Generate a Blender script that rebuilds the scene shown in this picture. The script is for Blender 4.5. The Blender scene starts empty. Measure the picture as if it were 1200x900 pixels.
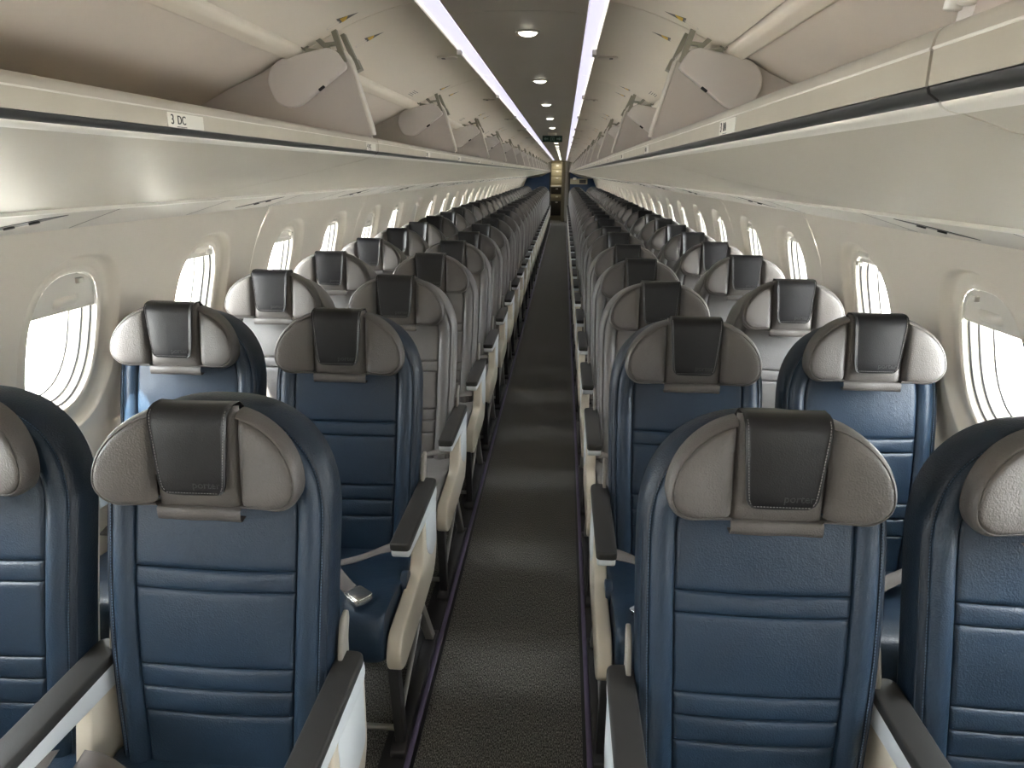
import bpy, bmesh, math, random
import numpy as np
from mathutils import Matrix, Vector
random.seed(7)

# ------------------------------------------------------------------ camera
FPX = 860.0
TH, PSI, ROLL = math.radians(16.063), math.radians(3.734), math.radians(0.6)
CAM = Vector((0.136, 0.0, 1.60))
sp, cp, st, ct = math.sin(PSI), math.cos(PSI), math.sin(TH), math.cos(TH)
F_ = Vector((-sp*ct, cp*ct, -st)); R_ = Vector((cp, sp, 0)); U_ = R_.cross(F_)
cr, sr = math.cos(ROLL), math.sin(ROLL)
R2, U2 = cr*R_ + sr*U_, cr*U_ - sr*R_
scene = bpy.context.scene
COL = scene.collection
cd = bpy.data.cameras.new('camera'); cam = bpy.data.objects.new('camera', cd); COL.objects.link(cam)
cam.matrix_world = Matrix(((R2.x, U2.x, -F_.x, CAM.x), (R2.y, U2.y, -F_.y, CAM.y), (R2.z, U2.z, -F_.z, CAM.z), (0, 0, 0, 1)))
cd.sensor_width = 36; cd.lens = FPX*36/1200; cd.clip_start = 0.02; cd.clip_end = 500
scene.camera = cam

# ------------------------------------------------------------------ world / light / exposure
vs = scene.view_settings
vs.view_transform = 'Standard'; vs.look = 'None'; vs.gamma = 1; vs.use_curve_mapping = False
vs.exposure = 0.40
world = bpy.data.worlds.new('sky'); scene.world = world; world.use_nodes = True
wn = world.node_tree.nodes; wl = world.node_tree.links
bg = wn['Background']; bg.inputs['Color'].default_value = (0.93, 0.97, 1.0, 1); bg.inputs['Strength'].default_value = 31.0
scene.cycles.max_bounces = 10; scene.cycles.diffuse_bounces = 8; scene.cycles.glossy_bounces = 3
scene.cycles.transparent_max_bounces = 12; scene.cycles.sample_clamp_indirect = 60.0
sd = bpy.data.lights.new('sun', 'SUN'); sd.energy = 48.0; sd.angle = math.radians(1.0); sd.color = (1.0, 0.93, 0.82)
sun = bpy.data.objects.new('sun', sd); COL.objects.link(sun)
sun.rotation_euler = Vector((0.36, 0.30, -0.88)).to_track_quat('-Z', 'Y').to_euler()
# added fill light behind the camera, brightening the seat fronts
gd = bpy.data.lights.new('front_fill_lamp', 'AREA'); gd.shape = 'RECTANGLE'; gd.size = 1.3; gd.size_y = 0.6; gd.energy = 20; gd.color = (1.0, 0.95, 0.88)
gl = bpy.data.objects.new('front_fill_lamp', gd); COL.objects.link(gl); gl.location = (0, -0.95, 1.97)
gl.rotation_euler = (math.radians(28), 0, 0)

YF, YE = -1.6, 25.46            # front bulkhead, rear bulkhead
# ------------------------------------------------------------------ materials
def nodes_of(m): return m.node_tree.nodes, m.node_tree.links
def mat(name, col, rough=0.5, metal=0.0, bump=None, var=None, spec=None, coat=0.0, sheen=0.0):
    """bump=(scale, dist, kind); var=(scale, amount)"""
    m = bpy.data.materials.new(name); m.use_nodes = True
    n, l = nodes_of(m); b = n['Principled BSDF']
    b.inputs['Base Color'].default_value = (*col, 1); b.inputs['Roughness'].default_value = rough; b.inputs['Metallic'].default_value = metal
    if spec is not None: b.inputs['Specular IOR Level'].default_value = spec
    if coat: b.inputs['Coat Weight'].default_value = coat
    if sheen: b.inputs['Sheen Weight'].default_value = sheen
    tc = n.new('ShaderNodeTexCoord')
    if var:
        t = n.new('ShaderNodeTexNoise'); t.inputs['Scale'].default_value = var[0]; t.inputs['Detail'].default_value = 5
        l.new(tc.outputs['Object'], t.inputs['Vector'])
        r = n.new('ShaderNodeValToRGB')
        a = var[1]
        r.color_ramp.elements[0].position = .3; r.color_ramp.elements[1].position = .7
        r.color_ramp.elements[0].color = (*[c*(1-a) for c in col], 1); r.color_ramp.elements[1].color = (*[min(1, c*(1+a)) for c in col], 1)
        l.new(t.outputs['Fac'], r.inputs['Fac']); l.new(r.outputs['Color'], b.inputs['Base Color'])
    if bump:
        sc, dist, kind = bump
        if kind == 'leather':
            t = n.new('ShaderNodeTexVoronoi'); t.inputs['Scale'].default_value = sc; out = t.outputs['Distance']
            t.feature = 'SMOOTH_F1'
        else:
            t = n.new('ShaderNodeTexNoise'); t.inputs['Scale'].default_value = sc; t.inputs['Detail'].default_value = 4; out = t.outputs['Fac']
        l.new(tc.outputs['Object'], t.inputs['Vector'])
        bp = n.new('ShaderNodeBump'); bp.inputs['Distance'].default_value = dist; bp.inputs['Strength'].default_value = 1.0
        h = out
        if kind == 'leather':
            t2 = n.new('ShaderNodeTexNoise'); t2.inputs['Scale'].default_value = 14; t2.inputs['Detail'].default_value = 3
            l.new(tc.outputs['Object'], t2.inputs['Vector'])
            mx = n.new('ShaderNodeMath'); mx.operation = 'MULTIPLY_ADD'; mx.inputs[1].default_value = 3.0
            l.new(t2.outputs['Fac'], mx.inputs[0]); l.new(out, mx.inputs[2]); h = mx.outputs[0]
        l.new(h, bp.inputs['Height']); l.new(bp.outputs['Normal'], b.inputs['Normal'])
    return m
def emat(name, col, s):
    m = bpy.data.materials.new(name); m.use_nodes = True; n, l = nodes_of(m)
    b = n['Principled BSDF']; b.inputs['Base Color'].default_value = (*[c*.8 for c in col], 1)
    b.inputs['Emission Color'].default_value = (*col, 1); b.inputs['Emission Strength'].default_value = s
    return m
M = {}
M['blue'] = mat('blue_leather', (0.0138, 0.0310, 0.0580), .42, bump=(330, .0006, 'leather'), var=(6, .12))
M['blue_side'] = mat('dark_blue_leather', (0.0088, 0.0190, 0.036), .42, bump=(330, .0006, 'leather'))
M['taupe'] = mat('taupe_leather', (0.097, 0.087, 0.081), .46, bump=(330, .0006, 'leather'), var=(7, .10))
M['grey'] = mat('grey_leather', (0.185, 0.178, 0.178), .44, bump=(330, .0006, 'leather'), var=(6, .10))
M['cover'] = mat('black_leather', (0.0105, 0.0100, 0.0115), .44, bump=(420, .0003, 'leather'), var=(9, .25), spec=.38)
M['emboss'] = mat('embossed_leather', (0.035, 0.034, 0.036), .5)
M['stitch_grey'] = mat('grey_thread', (0.20, 0.19, 0.19), .8)
M['stitch_blue'] = mat('blue_thread', (0.10, 0.15, 0.22), .8)
M['shell'] = mat('seat_shell_plastic', (0.62, 0.58, 0.51), .4)
M['cream'] = mat('cream_plastic', (0.60, 0.55, 0.46), .38, bump=(200, .0002, 'noise'))
M['white'] = mat('white_plastic', (0.66, 0.70, 0.73), .35)
M['pad'] = mat('armrest_pad', (0.029, 0.0278, 0.0265), .55, bump=(500, .0003, 'noise'))
M['leg'] = mat('dark_leg_metal', (0.045, 0.044, 0.046), .45, .4)
M['alu'] = mat('aluminium', (0.42, 0.41, 0.39), .35, .8)
M['chrome'] = mat('buckle_steel', (0.72, 0.71, 0.68), .22, .95)
M['belt'] = mat('grey_webbing', (0.16, 0.145, 0.135), .75, bump=(420, .0005, 'noise'))
M['door'] = mat('bin_laminate_lightened', (0.74, 0.68, 0.585), .42, bump=(260, .00015, 'noise'), var=(2.2, .03))  # bin laminate lightened, light on the raised doors put into the colour
M['bin'] = mat('bin_laminate_darkened', (0.49, 0.45, 0.375), .45, bump=(260, .00015, 'noise'), var=(2.2, .03))  # same laminate darkened, shade on the undersides put into the colour
M['bin_in'] = mat('bin_lining', (0.66, 0.60, 0.53), .5, var=(3, .05))
M['rail'] = mat('rail_metal', (0.47, 0.435, 0.36), .38, .25, var=(14, .06))
M['groove'] = mat('rail_groove', (0.10, 0.10, 0.10), .35, .6)
M['divider'] = mat('divider_laminate', (0.56, 0.52, 0.49), .45, var=(4, .03))
M['plate'] = mat('cover_plate_plastic', (0.66, 0.625, 0.60), .42)
M['trim'] = mat('white_trim', (0.72, 0.69, 0.63), .35)
M['bracket'] = mat('bracket_metal', (0.30, 0.29, 0.24), .4, .6)
M['bracket2'] = mat('armrest_bracket_plastic', (0.24, 0.225, 0.20), .4)
M['black'] = mat('black_plastic', (0.012, 0.012, 0.013), .4)
M['psu'] = mat('service_panel_plastic', (0.55, 0.52, 0.47), .45, bump=(350, .0006, 'noise'))
M['wall'] = mat('sidewall_plastic', (0.63, 0.58, 0.505), .42, bump=(300, .00012, 'noise'))
M['reveal'] = mat('window_reveal_plastic', (0.78, 0.76, 0.70), .4)
M['joint'] = mat('joint_rubber', (0.035, 0.033, 0.03), 1.0, spec=.1)
M['shade'] = mat('shade_plastic', (0.60, 0.57, 0.52), .5)
M['dark_ceiling'] = mat('centre_ceiling_panel', (0.70, 0.665, 0.59), .4, var=(1.2, .05))
M['strip'] = emat('light_strip_lens', (0.80, 0.78, 0.98), 0.78)
M['strip_edge'] = emat('light_strip_rim', (1.0, 1.0, 1.0), 1.1)
M['down'] = emat('downlight_lens', (1.0, 0.95, 0.80), 5.0)
M['ring'] = mat('downlight_ring', (0.6, 0.57, 0.5), .3, .5)
M['green'] = mat('exit_green', (0.006, 0.045, 0.022), .4)
M['signw'] = mat('exit_symbol', (0.16, 0.27, 0.20), .5)
M['placard'] = mat('placard_white', (0.72, 0.70, 0.63), .5)
M['yellow'] = mat('sticker_yellow', (0.70, 0.43, 0.02), .5)
M['stgrey'] = mat('sticker_grey', (0.10, 0.095, 0.09), .5)
M['purple'] = mat('purple_track_cover', (0.15, 0.125, 0.22), .42)
M['bluewall'] = mat('bulkhead_blue', (0.010, 0.034, 0.090), .5)
M['galley'] = mat('galley_laminate', (0.36, 0.32, 0.22), .4)
M['cart_dark'] = mat('galley_dark', (0.035, 0.030, 0.024), .4)
M['apron'] = mat('apron_concrete', (0.82, 0.81, 0.78), .9, var=(.15, .08))

def carpet():
    m = bpy.data.materials.new('dark_carpet'); m.use_nodes = True; n, l = nodes_of(m); b = n['Principled BSDF']
    b.inputs['Roughness'].default_value = .95; b.inputs['Specular IOR Level'].default_value = .15
    tc = n.new('ShaderNodeTexCoord'); mp = n.new('ShaderNodeMapping'); mp.inputs['Scale'].default_value = (420, 130, 200)
    t = n.new('ShaderNodeTexNoise'); t.inputs['Scale'].default_value = 1.0; t.inputs['Detail'].default_value = 2
    l.new(tc.outputs['Object'], mp.inputs['Vector']); l.new(mp.outputs['Vector'], t.inputs['Vector'])
    r = n.new('ShaderNodeValToRGB'); e = r.color_ramp.elements
    e[0].position = .42; e[0].color = (.050, .049, .045, 1); e[1].position = .72; e[1].color = (.34, .33, .30, 1)
    l.new(t.outputs['Fac'], r.inputs['Fac']); l.new(r.outputs['Color'], b.inputs['Base Color'])
    bp = n.new('ShaderNodeBump'); bp.inputs['Distance'].default_value = .003; l.new(t.outputs['Fac'], bp.inputs['Height']); l.new(bp.outputs['Normal'], b.inputs['Normal'])
    return m
M['carpet'] = carpet()
def glass():
    m = bpy.data.materials.new('window_acrylic'); m.use_nodes = True; n, l = nodes_of(m)
    n.remove(n['Principled BSDF']); o = n['Material Output']
    t = n.new('ShaderNodeBsdfTransparent'); t.inputs['Color'].default_value = (.95, .97, .97, 1)
    g = n.new('ShaderNodeBsdfGlossy'); g.inputs['Roughness'].default_value = .05
    mx = n.new('ShaderNodeMixShader'); mx.inputs[0].default_value = .05
    l.new(t.outputs[0], mx.inputs[1]); l.new(g.outputs[0], mx.inputs[2]); l.new(mx.outputs[0], o.inputs['Surface'])
    return m
M['glass'] = glass()

# ------------------------------------------------------------------ object helpers
def me_from(name, verts, faces, m, smooth=True, mats=None, midx=None):
    me = bpy.data.meshes.new(name)
    me.from_pydata([tuple(map(float, v)) for v in verts], [], [tuple(map(int, f)) for f in faces])
    if mats:
        for q in mats: me.materials.append(q)
        me.polygons.foreach_set('material_index', midx)
    else: me.materials.append(m)
    if smooth: me.polygons.foreach_set('use_smooth', [True]*len(me.polygons))
    me.update(); return me
def link(name, me, parent=None, loc=None):
    o = bpy.data.objects.new(name, me); COL.objects.link(o)
    if parent is not None: o.parent = parent
    if loc is not None: o.location = loc
    return o
def tag(o, label=None, cat=None, group=None, kind=None):
    if label: o['label'] = label
    if cat: o['category'] = cat
    if group: o['group'] = group
    if kind: o['kind'] = kind
    return o
def thing(name, label, cat, loc=(0, 0, 0), group=None, kind=None):
    o = bpy.data.objects.new(name, None); COL.objects.link(o); o.location = loc; o.empty_display_size = .1
    return tag(o, label, cat, group, kind)
class MB:
    """collects vertices and faces"""
    def __init__(s): s.v = []; s.f = []; s.mi = []
    def add(s, V, Fc, mi=0):
        k = len(s.v); s.v.extend([tuple(map(float, p)) for p in V]); s.f.extend([tuple(int(i)+k for i in q) for q in Fc]); s.mi.extend([mi]*len(Fc)); return s
    def box(s, x0, x1, y0, y1, z0, z1, mi=0):
        V = [(x, y, z) for x in (x0, x1) for y in (y0, y1) for z in (z0, z1)]
        return s.add(V, [(0, 1, 3, 2), (4, 6, 7, 5), (0, 4, 5, 1), (2, 3, 7, 6), (0, 2, 6, 4), (1, 5, 7, 3)], mi)
    def mesh(s, name, m, smooth=True, mats=None): return me_from(name, s.v, s.f, m, smooth, mats, s.mi if mats else None)
def grid(P):
    """P: array (n, m, 3) -> verts, faces"""
    n, m = P.shape[:2]; V = P.reshape(-1, 3)
    i, j = np.meshgrid(np.arange(n-1), np.arange(m-1), indexing='ij')
    a = (i*m+j).ravel(); return V, np.stack([a, a+1, a+m+1, a+m], 1)
def bevel_me(name, bm, m, bev=0.0, seg=2, smooth=True, lim=30):
    bmesh.ops.recalc_face_normals(bm, faces=bm.faces)
    if bev > 0:
        ed = [e for e in bm.edges if e.is_manifold and e.calc_face_angle(0) > math.radians(lim)]
        bmesh.ops.bevel(bm, geom=ed, offset=bev, segments=seg, profile=.5, affect='EDGES', clamp_overlap=True)
    me = bpy.data.meshes.new(name); bm.to_mesh(me); bm.free(); me.materials.append(m)
    if smooth:
        me.polygons.foreach_set('use_smooth', [True]*len(me.polygons))
        try: me.set_sharp_from_angle(angle=math.radians(50))
        except Exception: pass
    return me
AX = {'x': lambda a, b, t: (t, a, b), 'y': lambda a, b, t: (a, t, b), 'z': lambda a, b, t: (a, b, t)}
def prism(name, poly, t0, t1, axis, m, bev=0.003, seg=2):
    """polygon in the plane perpendicular to axis, extruded from t0 to t1"""
    bm = bmesh.new(); f = AX[axis]
    lo = [bm.verts.new(f(a, b, t0)) for a, b in poly]; hi = [bm.verts.new(f(a, b, t1)) for a, b in poly]
    n = len(poly)
    bm.faces.new(lo); bm.faces.new(hi[::-1])
    for i in range(n): bm.faces.new((lo[i], lo[(i+1) % n], hi[(i+1) % n], hi[i]))
    return bevel_me(name, bm, m, bev, seg)
def boxme(name, x0, x1, y0, y1, z0, z1, m, bev=0.002, seg=2):
    return prism(name, [(x0, y0), (x1, y0), (x1, y1), (x0, y1)], z0, z1, 'z', m, bev, seg)
def round_poly(poly, r, seg=5):
    out = []; n = len(poly)
    for i in range(n):
        p0, p1, p2 = (np.array(poly[(i+k-1) % n], float) for k in range(3))
        rr = r[i] if isinstance(r, (list, tuple)) else r
        d0 = p0-p1; d2 = p2-p1; l0 = np.linalg.norm(d0); l2 = np.linalg.norm(d2); t = min(rr, l0*.48, l2*.48)
        a = p1+d0/l0*t; b = p1+d2/l2*t
        for k in range(seg+1):
            s = k/seg; out.append(tuple((1-s)**2*a + 2*s*(1-s)*p1 + s*s*b))
    return out
def tube(path, r, n=8, closed=False):
    P = np.array(path, float); V = []; Fc = []
    for i in range(len(P)):
        t = P[min(i+1, len(P)-1)]-P[max(i-1, 0)]; t = t/(np.linalg.norm(t)+1e-9)
        u = np.cross(t, (0, 0, 1.)) if abs(t[2]) < .9 else np.cross(t, (0, 1., 0)); u /= np.linalg.norm(u); w = np.cross(u, t)
        for k in range(n):
            a = 2*math.pi*k/n; V.append(P[i]+r*(math.cos(a)*u+math.sin(a)*w))
    for i in range(len(P)-1):
        for k in range(n): Fc.append((i*n+k, i*n+(k+1) % n, (i+1)*n+(k+1) % n, (i+1)*n+k))
    Fc.append(tuple(range(n))[::-1]); Fc.append(tuple((len(P)-1)*n+k for k in range(n)))
    return V, Fc
def text_mesh(name, body, size, m, extrude=0.0004):
    cu = bpy.data.curves.new(name, 'FONT'); cu.body = body; cu.size = size; cu.extrude = extrude; cu.align_x = 'CENTER'; cu.align_y = 'CENTER'; cu.resolution_u = 3
    o = bpy.data.objects.new(name, cu); COL.objects.link(o)
    dg = bpy.context.evaluated_depsgraph_get(); me = bpy.data.meshes.new_from_object(o.evaluated_get(dg))
    bpy.data.objects.remove(o); bpy.data.curves.remove(cu)
    me.materials.clear(); me.materials.append(m); me.name = name; return me
ORD = ['first', 'second', 'third', 'fourth', 'fifth', 'sixth', 'seventh', 'eighth', 'ninth', 'tenth', 'eleventh', 'twelfth', 'thirteenth', 'fourteenth', 'fifteenth', 'sixteenth', 'seventeenth', 'eighteenth', 'nineteenth', 'twentieth']

# ================================================================== SETTING
def struct(name, me, label=None, parent=None):
    o = link(name, me, parent)
    if parent is None: tag(o, label, None, None, 'structure')
    return o
mb = MB(); mb.add([(-1.35, YF-.2, 0), (1.35, YF-.2, 0), (1.35, YE+3, 0), (-1.35, YE+3, 0), (-1.35, YF-.2, -.05), (1.35, YF-.2, -.05), (1.35, YE+3, -.05), (-1.35, YE+3, -.05)], [(0, 1, 2, 3), (7, 6, 5, 4), (0, 4, 5, 1), (1, 5, 6, 2), (2, 6, 7, 3), (3, 7, 4, 0)])
struct('floor', mb.mesh('floor', M['carpet'], False), 'dark charcoal carpet running down the aisle and under the seats')
n = 0
for s, lab in ((-1, 'left'), (1, 'right')):
    n += 1
    mb = MB(); mb.box(*sorted((s*.249, s*.264)), .2, YE-.6, 0, .012)
    struct('trim_%d' % n, prism('trim', round_poly([(s*.2475, 0), (s*.2475, .010), (s*.2625, .010), (s*.2625, 0)][::s], .001, 2), .2, YE-.6, 'y', M['purple'], .0015), 'purple grey strip along the %s edge of the aisle carpet' % lab)
    n += 1
    struct('trim_%d' % n, prism('trim', [(s*.2365, 0), (s*.2365, .004), (s*.2475, .004), (s*.2475, 0)][::s], .2, YE-.6, 'y', M['black'], 0), 'black seam beside the purple strip at the %s edge of the aisle' % lab)
    n += 1
    struct('trim_%d' % n, prism('trim', [(s*.2625, 0), (s*.2625, .004), (s*.300, .007), (s*.335, .007), (s*.335, 0)][::s], .2, YE-.6, 'y', M['leg'], .001), 'dark seat track cover under the seats on the %s' % lab)

# ---- sidewalls: profile x(z), window holes
WZ = np.array([.0, .2, .45, .70, .88, 1.05, 1.15, 1.28, 1.38, 1.43, 1.475]); WX = np.array([1.22, 1.29, 1.345, 1.348, 1.322, 1.275, 1.252, 1.215, 1.172, 1.143, 1.105])
_zz = np.linspace(0, 1.475, 200); _xx = np.interp(_zz, WZ, WX)
_k = np.ones(15)/15; _xs = np.convolve(np.pad(_xx, 7, 'edge'), _k, 'valid')
def wallx(z): return np.interp(z, _zz, _xs)
def walln(z):
    dx = (wallx(z+.01)-wallx(z-.01))/.02; L = np.sqrt(1+dx*dx); return 1/L, -dx/L     # outward (x, z)
WCZ = 1.102
def wall_pt(s, y, z, d=0.0):
    nx, nz = walln(z); x = wallx(z)+nx*d; return np.stack([s*x+0*y, y+0*z, z+nz*d], -1)
def sup(a, b, th, p=2.7):
    c, q = np.cos(th), np.sin(th); r = (np.abs(c/a)**p + np.abs(q/b)**p)**(-1/p); return r*c, r*q
Z0P, Z1P = .80, 1.472
def bay(s, y0, y1):
    """one sidewall bay with a window hole, window centre at y=0"""
    zc = WCZ
    cor = [math.atan2(z-zc, y) for y in (y0, y1) for z in (Z0P, Z1P)]
    th = np.unique(np.concatenate([np.linspace(-math.pi, math.pi, 73)[:-1], cor]))
    def rect(t):
        c, q = np.cos(t), np.sin(t)
        ry = np.where(c > 1e-9, y1/np.maximum(c, 1e-9), np.where(c < -1e-9, y0/np.minimum(c, -1e-9), 1e9))
        rz = np.where(q > 1e-9, (Z1P-zc)/np.maximum(q, 1e-9), np.where(q < -1e-9, (Z0P-zc)/np.minimum(q, -1e-9), 1e9))
        r = np.minimum(ry, rz); return r*c, r*q
    R0 = rect(th); rings = []
    S = sup(.226, .272, th)
    for k in (0, .35, .7, 1.0): rings.append((R0[0]*(1-k)+S[0]*k, R0[1]*(1-k)+S[1]*k, 0.0))
    for (a, b, d) in ((.222, .268, .001), (.216, .262, .007), (.209, .256, .017), (.202, .250, .025), (.194, .243, .029), (.174, .225, .027), (.158, .212, .0235), (.1565, .2105, .027), (.153, .207, .027)):
        q = sup(a, b, th); rings.append((q[0], q[1], d))
    P = np.array([wall_pt(s, y, zc+z, d) for y, z, d in rings])       # (nr, nt, 3)
    P = np.concatenate([P, P[:, :1]], 1)
    return grid(P)
def ringset(s, rs, p=2.7):
    th = np.linspace(-math.pi, math.pi, 57)
    P = []
    for a, b, d in rs:
        y, z = sup(a, b, th, p); P.append(wall_pt(s, y, WCZ+z, d))
    return grid(np.array(P))
def disc(s, a, b, d, zlo=-9, zhi=9, nb=14, thick=0):
    zs = np.linspace(max(-b*.9995, zlo), min(b*.9995, zhi), nb); w = a*(1-np.abs(zs/b)**2.7)**(1/2.7)
    t = np.linspace(-1, 1, 9); Y = w[:, None]*t[None]; Z = zs[:, None]+0*Y
    P = wall_pt(s, Y, WCZ+Z, d); V, Fc = grid(P)
    if thick:
        P2 = wall_pt(s, Y, WCZ+Z, d+thick); V2, F2 = grid(P2); k = len(V)
        rim = [i for i in range(9)]; m_ = 9
        sides = [(i, i+1, k+i+1, k+i) for i in range(8)]
        V = np.concatenate([V, V2]); Fc = list(map(tuple, Fc))+[tuple(x+k for x in f) for f in F2]+sides
    return V, Fc
PANEL_GAP = .0012
pairs = []
yb = 1.97-1.66*2
while yb < YE-.3: pairs.append(yb); yb += 1.66
wall_meshes = {}
win_n = 0
for s, side in ((-1, 'left'), (1, 'right')):
    mbp = MB()
    for c0, (a, b) in ((0, (-.44+PANEL_GAP, .39)), (.78, (-.39, .44-PANEL_GAP))):
        V, Fc = bay(s, a, b); V = np.array(V); V[:, 1] += c0; mbp.add(V, Fc)
    for yy in (-.44+PANEL_GAP, 1.22-PANEL_GAP):                         # turned edge at the panel joint
        zz = np.linspace(Z0P, Z1P, 20); P = np.array([wall_pt(s, np.full_like(zz, yy), zz, 0), wall_pt(s, np.full_like(zz, yy), zz, .004)]); mbp.add(*grid(P))
    pm = mbp.mesh('sidewall_panel', M['wall'])
    # lower wall and the crown lining behind the bins
    zz = np.concatenate([np.linspace(-.02, Z0P+.01, 14)]); ys = np.array([YF-.2, YE+3])
    wm = MB(); P = np.array([wall_pt(s, np.full_like(zz, y), zz, .004) for y in ys]); wm.add(*grid(P))
    w = struct('wall_%s' % side, wm.mesh('wall', M['wall']), 'cream lower cabin wall on the %s beside the window seats' % side)
    for y0 in pairs:
        p = link('sidewall_panel', pm, w, (0, y0, 0))
    zz = np.linspace(Z0P, Z1P, 24); ye0 = pairs[-1]+1.22
    P = np.array([wall_pt(s, np.full_like(zz, y), zz, .001) for y in (ye0-.01, YE+3)]); q = MB(); q.add(*grid(P)); link('sidewall_panel', q.mesh('sidewall_panel', M['wall']), w)
    # joint backing
    jm = MB()
    zz = np.linspace(Z0P-.02, Z1P+.02, 20)
    for y0 in pairs: 
        P = np.array([wall_pt(s, np.full_like(zz, y0-.44+d), zz, .004) for d in (-.01, .01)]); jm.add(*grid(P))
    tag(link('panel_joint', jm.mesh('panel_joint', M['joint']), w), kind='stuff')
    # windows
    rv = MB(); rv.add(*ringset(s, [(.153, .207, .027), (.150, .204, .029), (.146, .200, .042), (.1445, .1985, .0425), (.1445, .1985, .0455), (.142, .196, .046), (.138, .192, .064), (.1365, .1905, .0645), (.1365, .1905, .068), (.134, .188, .0685), (.128, .182, .100), (.1265, .1805, .1005)])); rvm = rv.mesh('reveal', M['reveal'])
    ex = MB(); ex.add(*ringset(s, [(.1265, .1805, .1005), (.1265, .1805, .16), (.35, .40, .17)])); exm = ex.mesh('outer_frame', M['reveal'])
    slm = []
    for a_, d_ in ((.1450, .0420), (.1372, .0640), (.1280, .0990)):
        sl = MB(); sl.add(*ringset(s, [(a_, a_+.054, d_), (a_-.0018, a_+.0522, d_-.0012), (a_-.0018, a_+.0522, d_+.0035)])); slm.append(sl.mesh('seal', M['leg']))
    gl_ = MB(); gl_.add(*disc(s, .1275, .1815, .0995)); glm = gl_.mesh('pane', M['glass'])
    shades = {}
    def shade_mesh(fr):
        if fr not in shades:
            lo = .205*(1-2*fr)
            V, Fc = disc(s, .1475,   .2015, .034, zlo=lo, nb=12, thick=.004); q = MB(); q.add(V, Fc); shade = q.mesh('shade', M['shade'])
            h = MB(); ww = .052
            ys_ = np.linspace(-ww, ww, 9); prof = [(0.018, .034), (.020, .025), (.030, .0215), (.040, .0215), (.045, .034)]
            P = np.array([[wall_pt(s, np.array(y), np.array(WCZ+lo+a), d if abs(y) < ww*.99 else .034) for a, d in prof] for y in ys_]); h.add(*grid(P.reshape(9, 5, 3)))
            shades[fr] = (shade, h.mesh('shade_handle', M['shade']))
        return shades[fr]
    lt = boxme('shade_latch', 0, .014, -.012, .012, -.008, .008, M['shade'], .002)
    k = 0
    for y0 in pairs:
        for c0 in (0, .78):
            y = y0+c0
            win_n += 1
            ordn = ''
            vis = y > 1.6
            if vis: k += 1
            lab = ('%s cabin window from the front on the %s wall' % (ORD[k-1], side)) if vis and k <= 14 else ('cabin window far down the %s wall beyond the fourteenth' % side if vis else 'cabin window on the %s wall beside the camera' % side)
            wn_ = thing('window_%d' % win_n, lab, None, (0, y, 0), None, 'structure')
            link('reveal', rvm, wn_); link('outer_frame', exm, wn_); [link('seal', q, wn_) for q in slm]; link('pane', glm, wn_)
            fr = .08
            if s < 0: fr = {1: .27, 2: .10, 3: .14, 4: .08, 7: .62}.get(k if vis else 0, random.choice((.06, .06, .06, .1, .25)))
            else: fr = {1: .24, 2: .05}.get(k if vis else 0, random.choice((.05, .05, .05, .12)))
            a_, b_ = shade_mesh(fr); so = link('shade', a_, wn_); link('shade_handle', b_, so)
            la = link('shade_latch', lt, wn_); zq = WCZ+.196; la.location = (s*(wallx(zq)+.010)-(.014 if s > 0 else 0), 0, zq)
            # sky portal in each window opening
            pd = bpy.data.lights.new('window_portal', 'AREA'); pd.shape = 'RECTANGLE'; pd.size = .35; pd.size_y = .28; pd.cycles.is_portal = True
            po = bpy.data.objects.new('window_portal', pd); COL.objects.link(po)
            zp = WCZ; nx, nz = walln(zp); po.location = (s*(wallx(zp)+.10*nx), y, zp+.10*nz)
            po.rotation_euler = Vector((-s*nx, 0, -nz)).to_track_quat('-Z', 'Y').to_euler()
            po.parent = None

# crown lining closing the tube above the bins
cr_pts = [(1.118, 1.47), (1.17, 1.50), (1.15, 1.62), (1.02, 1.82), (.8, 2.0), (.5, 2.12), (.25, 2.17), (0, 2.18)]
cr_full = [(-x, z) for x, z in cr_pts] + [(x, z) for x, z in cr_pts[::-1][1:]]
P = np.array([[(x, y, z) for x, z in cr_full] for y in (YF-.2, YE+3)]); mb = MB(); mb.add(*grid(P))
struct('wall_crown', mb.mesh('wall_crown', M['wall']), 'fuselage lining hidden above the overhead bins')
# dark central ceiling: panels with joints
cl = thing('ceiling', 'dark taupe ceiling panels between the two light strips', None, (0, 0, 0), None, 'structure')
cp_prof = [(-.19, 2.018), (-.186, 2.0105), (-.12, 2.017), (0, 2.020), (.12, 2.017), (.186, 2.0105), (.19, 2.018)]
PITCH = 1.47; B0 = 1.92
mods = [B0+PITCH*k for k in range(-3, 16)]
pl = prism('ceiling_panel', cp_prof, .002, PITCH-.002, 'y', M['dark_ceiling'], 0)
for y in mods: link('ceiling_panel', pl, cl, (0, y+.25, 0))
# front bulkhead behind the camera
struct('wall_front', boxme('wall_front', -1.35, 1.35, YF-.08, YF, 0, 2.15, M['wall'], 0), 'cream forward bulkhead behind the camera')

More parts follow.
